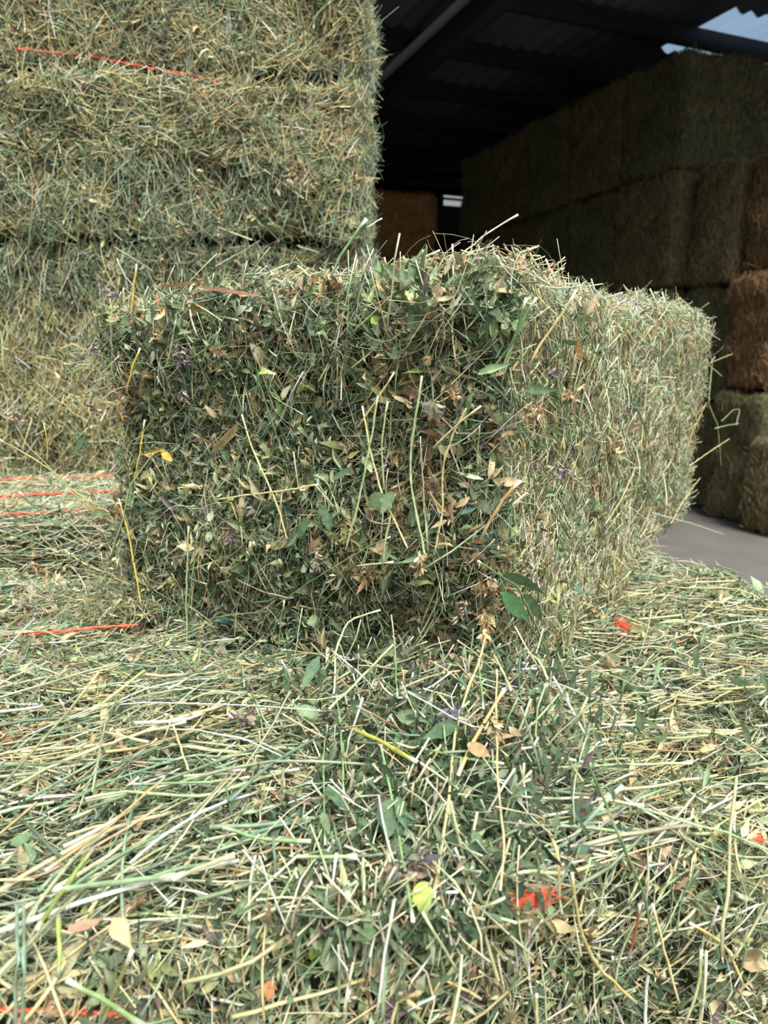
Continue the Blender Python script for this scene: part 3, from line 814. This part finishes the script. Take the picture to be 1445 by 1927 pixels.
hero = [  # (surface, points, radius mm, colour)
 ('T', [(835, 515), (870, 478), (912, 441), (975, 404)], 1.3, WH),
 ('T', [(622, 520), (640, 480), (672, 435), (690, 412)], 2.2, GR),
 ('T', [(690, 428), (719, 411)], 1.2, WH),
 ('T', [(738, 560), (732, 520), (723, 484)], 1.6, YE),
 ('T', [(745, 530), (757, 506), (790, 488), (828, 471)], 1.6, PG),
 ('T', [(782, 528), (797, 470)], 1.8, GR),
 ('T', [(805, 540), (835, 515), (860, 500)], 1.2, ST),
 ('F', [(858, 690), (849, 620), (853, 540), (851, 459)], 1.2, ST),
 ('T', [(868, 540), (890, 515), (925, 498), (1014, 463)], 1.5, WH),
 ('T', [(968, 575), (952, 525), (937, 479)], 2.0, PG),
 ('T', [(968, 555), (985, 497)], 2.0, PG),
 ('T', [(1030, 520), (1062, 505)], 1.2, PG),
 ('T', [(560, 500), (583, 520)], 2.0, ST),
 ('F', [(247, 600), (250, 550), (257, 497)], 1.7, YE),
 ('F', [(220, 487), (236, 520), (252, 540)], 1.1, PG),
 ('F', [(354, 567), (364, 615), (371, 632)], 1.6, WH),
 ('F', [(356, 567), (385, 582), (418, 604)], 1.6, ST),
 ('F', [(279, 570), (350, 583), (448, 603)], 1.5, GR),
 ('F', [(332, 600), (322, 650), (312, 690)], 1.7, PG),
 ('F', [(264, 655), (250, 690), (238, 740)], 2.0, YE),
 ('F', [(300, 695), (350, 680), (395, 652), (415, 618)], 1.3, GR),
 ('F', [(184, 711), (224, 670)], 1.3, ST),
 ('F', [(455, 780), (470, 832), (500, 900), (522, 950), (540, 1015)], 1.7, ST),
 ('F', [(407, 940), (480, 930), (540, 922), (600, 912)], 1.6, ST),
 ('F', [(711, 745), (701, 811), (677, 935), (651, 1035)], 1.9, PG),
 ('F', [(682, 764), (697, 850), (715, 921), (767, 1032)], 1.7, ST),
 ('F', [(794, 707), (772, 849), (774, 925), (801, 1050)], 2.0, PG),
 ('F', [(905, 764), (860, 800), (817, 842)], 1.9, ST),
 ('F', [(881, 762), (850, 820), (832, 880), (833, 963), (817, 1045)], 1.6, ST),
 ('F', [(742, 700), (715, 745), (673, 804)], 1.7, ST),
 ('F', [(730, 755), (717, 838), (723, 921)], 1.6, PG),
 ('F', [(791, 821), (797, 920), (798, 970), (806, 1035)], 1.2, PG),
 ('F', [(736, 965), (724, 1020), (720, 1068)], 1.6, PG),
 ('F', [(672, 1065), (740, 1058)], 1.7, PG),
 ('F', [(735, 1010), (700, 1025), (640, 1060), (575, 1100), (520, 1140)], 1.1, GR),
 ('F', [(223, 938), (241, 1001), (254, 1070), (266, 1142)], 1.8, YE),
 ('F', [(288, 855), (262, 890), (244, 915), (230, 985), (205, 1052)], 1.7, PG),
 ('F', [(272, 790), (262, 860), (250, 910)], 1.7, YE),
 ('F', [(480, 745), (490, 700), (478, 690), (530, 850)], 1.3, GR2),
 ('F', [(355, 990), (352, 1080), (350, 1130), (352, 1200), (356, 1330)], 1.8, PG),
 ('F', [(372, 1000), (354, 1150)], 1.2, GR),
 ('F', [(520, 1290), (525, 1200), (535, 1130)], 1.1, GR),
 ('F', [(980, 905), (948, 935), (925, 975), (905, 1015)], 2.6, TN),
 ('F', [(1010, 560), (985, 600), (960, 650), (945, 700)], 2.2, GR),
 ('F', [(990, 560), (970, 640), (930, 690)], 2.3, GR2),
 ('F', [(1085, 545), (1060, 590), (1020, 640), (995, 690)], 1.9, ST),
 ('F', [(852, 500), (855, 560), (850, 620)], 1.2, ST),
 ('F', [(820, 565), (822, 640)], 1.9, ST),
 ('F', [(835, 590), (836, 640)], 1.9, ST),
 ('F', [(518, 700), (500, 740), (570, 780)], 1.0, GR),
 # cascade in front of the corner
 ('C', [(920, 1170), (906, 1233), (880, 1300), (858, 1364), (850, 1440), (844, 1513), (830, 1600), (816, 1690)], 1.8, ST),
 ('C', [(934, 1260), (934, 1316), (936, 1461), (944, 1540), (951, 1582), (945, 1630), (941, 1676)], 1.4, ST),
 ('C', [(950, 1297), (920, 1345), (887, 1400), (862, 1460)], 2.4, TN),
 ('C', [(900, 1240), (905, 1290), (910, 1335)], 1.5, GR),
 ('C', [(925, 1225), (945, 1260), (962, 1300)], 1.4, ST),
 ('C', [(740, 1213), (690, 1265), (619, 1335)], 1.9, PG),
 ('C', [(716, 1148), (654, 1167), (633, 1219), (628, 1306)], 1.8, PG),
 ('C', [(633, 1310), (642, 1380), (647, 1494)], 1.4, GR),
 ('C', [(616, 1364), (607, 1427), (610, 1500), (612, 1590)], 1.1, GR),
 ('C', [(657, 1371), (713, 1392), (745, 1412), (785, 1434)], 3.0, (188, 186, 84)),
 ('C', [(716, 1402), (737, 1500), (752, 1580), (765, 1660), (777, 1735)], 1.9, GR),
 ('C', [(716, 1378), (806, 1386)], 1.2, BG),
 ('C', [(785, 1405), (860, 1425), (948, 1437)], 1.6, GR),
 ('C', [(742, 1200), (745, 1260), (748, 1310)], 1.2, GR),
 ('C', [(693, 1262), (760, 1310), (800, 1350)], 1.5, GR2),
 ('C', [(560, 1315), (590, 1318), (640, 1310)], 1.1, PG),
 ('S', [(900, 1056), (975, 1105), (1010, 1180), (1040, 1264)], 1.8, GR),
 ('S', [(930, 1090), (990, 1170), (1035, 1230)], 1.5, GR2),
 ('S', [(1085, 1222), (1055, 1265), (1024, 1313)], 1.7, GR2),
 ('S', [(1030, 970), (1032, 1060), (1028, 1150)], 1.4, TN),
 ('S', [(1150, 640), (1155, 690), (1162, 712)], 2.6, ST),
 ('S', [(1218, 710), (1212, 780), (1205, 850)], 1.5, ST),
 ('S', [(1140, 985), (1170, 940), (1195, 880)], 1.4, ST),
 ('S', [(1200, 890), (1235, 935)], 1.2, GR),
 ('S', [(1145, 780), (1160, 860), (1165, 900)], 1.4, PG),
 ('S', [(1225, 708), (1272, 711)], 1.6, WH),
 ('S', [(1230, 966), (1300, 985), (1362, 1006)], 1.9, WH),
 ('S', [(1331, 653), (1340, 682), (1333, 759), (1350, 799), (1357, 875)], 1.7, PG),
 ('S', [(1338, 682), (1378, 666)], 1.4, PG),
 ('S', [(1345, 806), (1370, 800), (1390, 797)], 1.5, PG),
 ('S', [(1358, 792), (1380, 771), (1392, 770), (1385, 800)], 1.2, PG),
 ('S', [(1298, 876), (1335, 850), (1372, 826)], 1.6, ST),
 ('S', [(1262, 985), (1290, 935), (1317, 900)], 1.6, ST),
 ('S', [(1328, 760), (1300, 820), (1290, 860)], 1.4, TN),
 ('S', [(1240, 602), (1262, 570)], 1.2, PG),
 ('S', [(1280, 560), (1258, 600), (1225, 650)], 1.2, GR),
 # sprays on the left
 ('L', [(-2, 826), (40, 850), (97, 884), (130, 918), (165, 942), (205, 964)], 1.7, (160, 160, 92)),
 ('L', [(97, 884), (70, 855), (45, 833), (30, 800)], 1.0, (170, 164, 110)),
 ('L', [(90, 870), (89, 830), (82, 795)], 1.0, YE),
 ('L', [(36, 925), (60, 950), (111, 990), (165, 1026)], 1.8, GR2),
 ('L', [(0, 998), (60, 1018), (110, 1040)], 1.3, GR2),
 ('L', [(125, 917), (180, 965), (215, 985)], 1.4, TN),
 ('L', [(98, 880), (125, 845), (165, 805)], 0.8, GR),
 ('L', [(122, 1035), (160, 1062), (200, 1080), (245, 1100)], 1.2, ST),
 ('L', [(50, 1090), (85, 1072), (115, 1060)], 1.0, PG),
 ('L', [(146, 1105), (125, 1140), (115, 1165)], 1.0, ST),
 ('L', [(155, 1190), (152, 1150), (160, 1130)], 1.0, ST),
 ('L', [(190, 1040), (200, 1090), (205, 1130)], 1.0, PG),
]
def surf(kind, x, y):
    if kind == 'F': return on_front(x, y, 0.026 + rng.uniform(0, 0.004))
    if kind == 'S': return on_side(x, y, 0.018)
    if kind == 'T': return on_y(x, y, K0[1] + 0.10)
    if kind == 'C':
        # hanging down the front edge, sloping towards the camera
        t = np.clip((y - 1150) / 550.0, 0, 1)
        a = on_front(x, 1300, 0.06)[1]
        Y = a * (1 - t) + (float(pf[1]) - 0.03) * t
        Y -= 0.03 * math.sin(math.pi * t)
        p = on_y(x, y, Y)
        if p[2] < Z_BASE + 0.022: p = on_z(x, y, Z_BASE + 0.024)
        return p
    if kind == 'L':
        r_ = ray(x, y)
        p = K0 - uk * KW
        return on_y(x, y, p[1] - 0.03)
for kd, pts, r, col in hero:
    P = [surf(kd, x, y) for x, y in pts]
    curve_stalk('stalk', P, r / 1000.0 * 0.82, col, MK, block)

# big leaves and flower heads one can pick out on the block
def hero_leaf(kd, x, y, x2, y2, wmm, rgb, label=None, parent=block, M=MK):
    a, b_ = surf(kd, x, y), surf(kd, x2, y2)
    tc_ = CO - (a + b_) / 2
    tc_ = tc_ / np.linalg.norm(tc_)
    a = a + tc_ * 0.006; b_ = b_ + tc_ * 0.006
    L = np.linalg.norm(b_ - a); d = (b_ - a) / L
    g = Geo()
    leaves(g, a[None], d[None], nrm(tc_ + rng.normal(size=3) * 0.25)[None], np.array([L * 1.1]), np.array([wmm / 2000.0]), s2l(rgb)[None], curl=0.5, fold=0.35, K=9, twist=0.3)
    o = obj('leaf', g.mesh('leaf', M_LEAF, M, True), parent)
    if label: o['label'] = label
    return o
LG = (134, 156, 116); LD = (96, 122, 90)
for a in (('F', 722, 930, 690, 955, 20, LG), ('F', 740, 926, 722, 962, 20, LG), ('F', 900, 705, 955, 683, 13, (150, 178, 130)),
          ('F', 448, 795, 400, 852, 17, (206, 182, 138)), ('F', 310, 845, 262, 856, 9, YE), ('F', 303, 848, 330, 878, 11, (212, 176, 84)),
          ('F', 455, 935, 452, 980, 13, (196, 178, 134)), ('F', 372, 540, 480, 552, 6, (152, 116, 88)), ('F', 296, 540, 372, 533, 5, (160, 130, 96)),
          ('F', 580, 975, 560, 1010, 15, LD), ('F', 610, 960, 622, 1000, 14, LD), ('F', 890, 740, 872, 780, 9, LG), ('F', 700, 595, 712, 610, 14, (150, 170, 80)),
          ('F', 720, 640, 690, 650, 10, LG), ('F', 800, 600, 770, 640, 12, (140, 140, 110)), ('F', 660, 880, 630, 900, 10, LD),
          ('S', 948, 1080, 1000, 1090, 16, LD), ('S', 945, 1115, 985, 1160, 20, (104, 150, 100)), ('S', 990, 1118, 1012, 1160, 18, LD),
          ('C', 600, 1235, 570, 1290, 14, LD), ('C', 600, 1345, 562, 1335, 16, LG), ('C', 660, 1325, 690, 1330, 16, LD), ('C', 748, 1345, 785, 1352, 17, LG),
          ('C', 860, 1360, 800, 1390, 16, LD), ('C', 585, 1160, 600, 1185, 18, LG), ('C', 735, 1505, 728, 1575, 24, (92, 116, 86)), ('C', 748, 1500, 765, 1560, 16, (96, 126, 92)),
          ('C', 792, 1660, 800, 1710, 20, (168, 182, 92)), ('C', 615, 1480, 650, 1525, 14, LD), ('C', 605, 1530, 622, 1570, 10, LG), ('C', 880, 1400, 925, 1425, 14, (206, 172, 128)),
          ('S', 985, 735, 1040, 735, 10, LD), ('S', 1060, 640, 1100, 655, 9, LD), ('S', 1085, 640, 1095, 680, 11, (206, 160, 116)),
          ('L', 170, 965, 205, 968, 10, LG), ('L', 160, 820, 140, 850, 9, LD), ('L', 90, 895, 97, 915, 9, LG), ('L', 55, 1090, 80, 1110, 8, LG), ('L', 92, 1090, 94, 1115, 8, LG)):
    hero_leaf(*a)

def flower_head(kd, x, y, size, rgbs, label, coil=False):
    p = surf(kd, x, y)
    tc_ = nrm(CO - p); p = p + tc_ * 0.008
    g = Geo()
    flowers(g, p[None], nrm(np.array([0.2, -0.3, -0.8]))[None], size, 46, [(1, c) for c in rgbs])
    o = obj('flower_head', g.mesh('flower_head', M_LEAF, MK), block); o['label'] = label
PU = [(134, 126, 138), (162, 152, 148), (112, 106, 120), (178, 168, 146)]
TA = [(204, 178, 138), (186, 158, 118), (216, 196, 158), (160, 130, 96)]
MX = [(150, 132, 126), (186, 166, 136), (120, 108, 116), (146, 152, 120)]
for a in (('F', 340, 662, 0.020, PU, 'faded purple flower head'), ('F', 212, 552, 0.014, PU, 'small purple tipped flower head'), ('F', 175, 655, 0.013, PU, 'small purple tipped flower head'),
          ('F', 345, 745, 0.014, MX, 'grey pink flower head'), ('F', 175, 768, 0.016, MX, 'pale dried flower head'), ('F', 230, 750, 0.014, TA, 'tan dried seed head'),
          ('F', 295, 630, 0.014, TA, 'tan dried seed head'), ('F', 815, 765, 0.020, MX, 'grey pink flower head'), ('F', 850, 735, 0.016, TA, 'tan dried seed head'),
          ('F', 595, 1050, 0.018, MX, 'pale dried flower head'), ('F', 435, 1005, 0.017, MX, 'brown grey flower head'), ('F', 790, 1060, 0.017, TA, 'tan dried seed head'),
          ('F', 870, 1150, 0.020, MX, 'grey pink flower head'), ('C', 912, 1178, 0.018, TA, 'tan dried seed head'), ('C', 845, 1350, 0.022, PU, 'faded purple flower head'),
          ('C', 930, 1368, 0.015, TA, 'tan dried seed head'), ('C', 450, 1345, 0.020, MX, 'pale dried flower head'), ('C', 755, 1640, 0.026, MX, 'brown grey flower spike'),
          ('S', 1005, 775, 0.020, TA, 'tan coiled seed head'), ('S', 1072, 745, 0.014, TA, 'tan coiled seed head'), ('S', 1060, 890, 0.014, PU, 'small purple flower head'),
          ('S', 1040, 700, 0.014, PU, 'small purple flower head'), ('L', 30, 785, 0.015, MX, 'pale dried flower head on a spray'), ('L', 48, 800, 0.009, PU, 'small purple flower head'), ('L', 68, 1068, 0.014, TA, 'tan dried seed head'),
          ('L', 30, 1110, 0.013, MX, 'pale dried flower head on a spray'), ('L', 45, 1135, 0.012, MX, 'pale dried flower head on a spray'),
          ('T', 815, 500, 0.014, MX, 'tan flower head on the top'), ('T', 903, 488, 0.013, TA, 'tan flower head on the top'), ('T', 962, 512, 0.014, PU, 'purple flower head on the top')):
    flower_head(*a)

# loose feathery spray hanging out of the left edge and foot of the block
g, gl2 = Geo(), Geo()
N = 330
cx_ = np.array([(90, 1085), (215, 1090), (260, 1180), (190, 1240), (300, 1240), (170, 960), (190, 700)])
ci = rng.choice(7, N, p=[.08, .26, .24, .14, .16, .06, .06])
xy = cx_[ci] + rng.normal(size=(N, 2)) * np.array([34, 40])
P = np.array([surf('L', x, y) for x, y in xy]) + rng.normal(size=(N, 3)) * np.array([0.004, 0.025, 0.004])
P[:, 2] = np.maximum(P[:, 2], Z_BASE + 0.03)
dd = nrm(np.array([-0.7, -0.1, -0.3]) + rng.normal(size=(N, 3)) * 0.6)
stems(g, P, dd, rng.uniform(0.02, 0.07, N), rng.uniform(0.0004, 0.0010, N), pick(PAL_STEM, N), bend=0.15, K=7, kink=0.6)
Q = np.repeat(P + dd * 0.02, 3, 0); d3 = nrm(np.repeat(dd, 3, 0) + rng.normal(size=(3 * N, 3)) * 0.6)
leaves(gl2, Q, d3, nrm(rng.normal(size=(3 * N, 3))), rng.uniform(0.009, 0.02, 3 * N), rng.uniform(0.001, 0.0028, 3 * N), pick(PAL_LEAF_DRY, 3 * N), fold=0.7, curl=1.6)
o = obj('feathery_stems', g.mesh('feathery_stems', M_STEM, MK), block); o['kind'] = 'stuff'
o = obj('feathery_leaves', gl2.mesh('feathery_leaves', M_LEAF, MK), block); o['kind'] = 'stuff'

# spill of hay between the block and the bale below it
g, gl2 = Geo(), Geo()
N = 5200
tt = rng.random(N)
xs = rng.normal(size=N) * (90 + 120 * (1 - tt)) + 790 - 70 * tt
ys = 1190 + tt * 520
P = np.array([surf('C', x, y) for x, y in zip(xs, ys)])
P += rng.normal(size=P.shape) * 0.008
P[:, 2] = np.maximum(P[:, 2] - rng.uniform(0.01, 0.04, N), Z_BASE + 0.002)
NSs = 900
stems(g, P[:NSs], nrm(np.array([-0.2, 0.1, -0.5]) + rng.normal(size=(NSs, 3)) * 0.8), rng.uniform(0.03, 0.1, NSs), rng.uniform(0.0006, 0.0015, NSs), pick(PAL_STEM, NSs), tip=s2l((225, 222, 200)))
NL = N - NSs
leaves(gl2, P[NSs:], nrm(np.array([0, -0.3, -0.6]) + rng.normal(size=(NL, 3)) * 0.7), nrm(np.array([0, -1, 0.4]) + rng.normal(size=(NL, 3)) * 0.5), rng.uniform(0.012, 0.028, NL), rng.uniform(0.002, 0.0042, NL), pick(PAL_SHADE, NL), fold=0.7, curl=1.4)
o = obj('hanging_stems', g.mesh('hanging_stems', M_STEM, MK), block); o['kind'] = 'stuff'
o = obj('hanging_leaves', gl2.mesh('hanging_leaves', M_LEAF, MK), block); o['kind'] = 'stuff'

# ------------------------------------------------------------------ loose things on the foreground bale
def base_pt(x, y, dz):
    p = on_z(x, y, Z_BASE + dz)
    if np.dot(p, vb) < v_f + 0.015:
        p = on_plane(x, y, vb * (v_f - dz + 0.003), vb)
    return p
loose = [
 ([(1021, 1330), (1106, 1435), (1156, 1551), (1212, 1681), (1232, 1782)], 1.6, (112, 138, 96), 'long thin dark green stalk crossing the right foreground from the block corner downwards'),
 ([(70, 1748), (115, 1680), (174, 1599)], 2.2, (160, 178, 96), 'yellow green slanting stalk with a white cut end, lower left'),
 ([(110, 1723), (112, 1790), (109, 1838)], 2.0, (170, 192, 100), 'short upright bright green stalk with a white end, lower left'),
 ([(100, 1676), (220, 1660), (329, 1649)], 3.0, (136, 160, 118), 'thickest grey green hollow stalk, lying level in the lower left'),
 ([(325, 1655), (380, 1630), (441, 1609)], 2.4, (186, 184, 146), 'pale stalk sticking out beyond the thick grey green stalk'),
 ([(85, 1639), (189, 1569), (250, 1515), (309, 1464)], 1.8, (178, 152, 104), 'long tan brown stalk rising to the right in the left foreground'),
 ([(30, 1700), (33, 1790), (28, 1925)], 1.7, (132, 158, 132), 'blue green upright stalk at the bottom left edge, left one of a pair'),
 ([(43, 1700), (46, 1800), (42, 1925)], 1.7, (132, 158, 132), 'blue green upright stalk at the bottom left edge, right one of a pair'),
 ([(125, 1843), (190, 1880), (269, 1930)], 2.6, (150, 176, 112), 'thick pale green stalk slanting down off the bottom left'),
 ([(190, 1930), (218, 1860), (249, 1788)], 1.9, (130, 134, 76), 'olive stalk leaning right, crossing the thick pale green one at the bottom left'),
 ([(319, 1345), (337, 1395), (354, 1449)], 1.6, ST, 'short straw stalk pointing down below the left of the block'),
 ([(194, 1377), (279, 1396)], 1.7, (206, 196, 150), 'short pale straw lying level, left foreground'),
 ([(5, 1490), (120, 1430), (245, 1385), (350, 1358)], 2.0, (190, 198, 146), 'long pale stalk with a white tip below the left of the block'),
 ([(90, 1530), (200, 1470), (345, 1425)], 1.5, (120, 160, 118), 'green stalk lying along the long pale one'),
 ([(160, 1503), (230, 1488), (380, 1500), (540, 1450)], 1.9, PG, 'level light green stalk in the middle left foreground'),
 ([(250, 1475), (400, 1472), (470, 1462)], 1.6, GR, 'green stalk just above the level light green one'),
 ([(420, 1558), (500, 1582), (585, 1583)], 2.2, GR, 'thick green stalk pointing at the hanging hay'),
 ([(683, 1609), (686, 1700), (683, 1813)], 1.7, PG, 'upright pale green stalk left of the hanging hay at the bottom'),
 ([(640, 1619), (655, 1690)], 3.0, (196, 204, 150), 'short thick pale stalk beside the upright pale green one'),
 ([(560, 1612), (672, 1613)], 2.2, (150, 174, 118), 'short level green stalk with a white cut end, centre foreground'),
 ([(1016, 1531), (1051, 1601), (1051, 1691)], 1.8, (216, 196, 128), 'bent yellow straw pointing down at the orange frayed twine'),
 ([(1076, 1641), (1091, 1752), (1121, 1817), (1197, 1887)], 1.9, (198, 186, 122), 'long bent straw passing right of the orange frayed twine'),
 ([(770, 1772), (880, 1752), (1001, 1731)], 1.7, ST, 'level straw just below the orange frayed twine'),
 ([(1001, 1506), (1100, 1500), (1212, 1516)], 1.8, (214, 204, 156), 'pale straw lying level in the right foreground, under the dark leaf'),
 ([(1006, 1445), (1150, 1440), (1302, 1435)], 1.8, PG, 'long level light green stalk in the upper right foreground'),
 ([(1227, 1701), (1250, 1790), (1277, 1887)], 1.6, ST, 'straw running down near the right bottom corner'),
 ([(1297, 1737), (1350, 1765), (1372, 1787), (1397, 1852)], 1.7, (206, 184, 110), 'bent golden straw near the right edge'),
 ([(1320, 1787), (1317, 1852), (1287, 1930)], 1.8, (190, 188, 130), 'curved straw leaving the bottom edge at the right'),
 ([(1204, 1701), (1198, 1750), (1182, 1802)], 1.5, (146, 84, 56), 'reddish brown dry stem in the lower right'),
 ([(1330, 1180), (1400, 1168), (1445, 1166)], 1.6, WH, 'white straw at the right edge on the far part of the bale'),
 ([(1156, 1153), (1200, 1170), (1248, 1190)], 1.6, ST, 'curved straw over the orange scrap right of the block'),
 ([(1230, 1230), (1205, 1260), (1180, 1283)], 1.4, PG, 'short leaning green straw right of the block foot'),
 ([(1075, 1285), (1150, 1265), (1200, 1255)], 1.6, PG, 'pale stalk lying at the foot of the block on its right'),
 ([(780, 1690), (700, 1720), (640, 1760), (560, 1850)], 1.3, GR, 'thin green stalk slanting left at the bottom centre'),
 ([(720, 1860), (800, 1815), (860, 1790)], 1.6, GR, 'green stalk slanting at the bottom centre'),
 ([(810, 1830), (860, 1855), (905, 1880)], 1.6, (210, 196, 132), 'short yellow straw at the bottom, right of centre'),
 ([(1010, 1870), (1010, 1930)], 1.8, ST, 'upright straw stub at the bottom edge'),
 ([(960, 1650), (980, 1640), (1065, 1645)], 2.0, PG, 'curved light stalk above the orange frayed twine'),
]
for pts, r, col, lab in loose:
    P = [base_pt(x, y, 0.024 + r * 0.001) for x, y in pts]
    c0 = np.mean(P, axis=0); c0[2] = min(p[2] for p in P)
    M = Matrix.Translation(Vector(c0))
    o = curve_stalk('hay_stalk', P, r / 1000.0 * 0.85, col, M)
    o.location = c0
    tag(o, lab, 'stalk', 'loose stalks on the foreground bale')

def loose_leaf(x, y, x2, y2, w_, rgb, lab):
    a, b_ = base_pt(x, y, 0.02), base_pt(x2, y2, 0.02)
    M = Matrix.Translation(Vector(a)); L = np.linalg.norm(b_ - a); d = (b_ - a) / L
    g = Geo()
    leaves(g, a[None], d[None], nrm(np.array([0, -0.5, 1.0]))[None], np.array([L * 1.05]), np.array([w_ / 2000.0]), s2l(rgb)[None], curl=0.4, fold=0.3, K=9, twist=0.2)
    o = obj('dry_leaf', g.mesh('dry_leaf', M_LEAF, M, True)); o.location = a
    tag(o, lab, 'leaf', 'loose leaves on the foreground bale')
loose_leaf(1075, 1520, 1115, 1518, 20, (74, 100, 74), 'dark green rounded leaf in the right foreground')
loose_leaf(1078, 1606, 1112, 1592, 10, (74, 104, 84), 'narrow dark green leaf below the rounded dark one')
loose_leaf(132, 1755, 188, 1728, 17, (212, 168, 140), 'pinkish tan leaf at the lower left')
loose_leaf(212, 1728, 246, 1782, 14, (200, 184, 140), 'tan pointed leaf right of the pinkish one')
loose_leaf(495, 1855, 518, 1872, 16, (200, 140, 96), 'small orange brown leaf at the bottom, left of centre')
loose_leaf(590, 1760, 605, 1815, 20, (160, 176, 92), 'crumpled yellow green leaf at the bottom centre')
loose_leaf(20, 1590, 60, 1570, 12, (110, 138, 96), 'green leaf at the left edge of the foreground')

# orange frayed twine and scrap
def fray(name, x, y, wpx, hpx, n, lab, slope=0.0):
    c0 = base_pt(x, y, 0.036)
    e1 = base_pt(x + wpx, y, 0.036) - c0
    e2 = base_pt(x, y - hpx, 0.036) - c0
    t = np.linspace(-1, 1, 9)
    P = np.zeros((n, 9, 3))
    for i in range(n):
        a = rng.uniform(0.35, 1.0); o1 = rng.uniform(-0.35, 0.35); o2 = rng.normal() * 0.5; ang = rng.normal() * 0.6 + slope
        w1 = np.cumsum(rng.normal(size=9)) * 0.10; w2 = np.cumsum(rng.normal(size=9)) * 0.22
        P[i] = e1 * (a * t * 0.9 + o1 + w1 * 0.4)[:, None] + e2 * (o2 * 0.6 + ang * t * 0.7 + w2 * 0.8)[:, None]
        P[i, :, 2] += np.abs(rng.normal()) * 0.003
    g = Geo(); tubes(g, P, np.full((n, 9), 0.00028), np.tile(s2l((236, 84, 48)), (n, 9, 1)), 4)
    o = obj(name, g.mesh(name, M_TWINE)); o.location = c0
    tag(o, lab, 'twine')
fray('frayed_twine', 1003, 1697, 46, 13, 70, 'frayed tuft of orange twine lying on the hay, lower right', 0.5)
fray('twine_scrap', 1170, 1178, 18, 10, 46, 'small orange twine scrap beside the foot of the block on the right', -0.6)
fray('twine_shred', 1427, 1582, 16, 5, 14, 'thin orange twine shred at the right edge of the foreground')
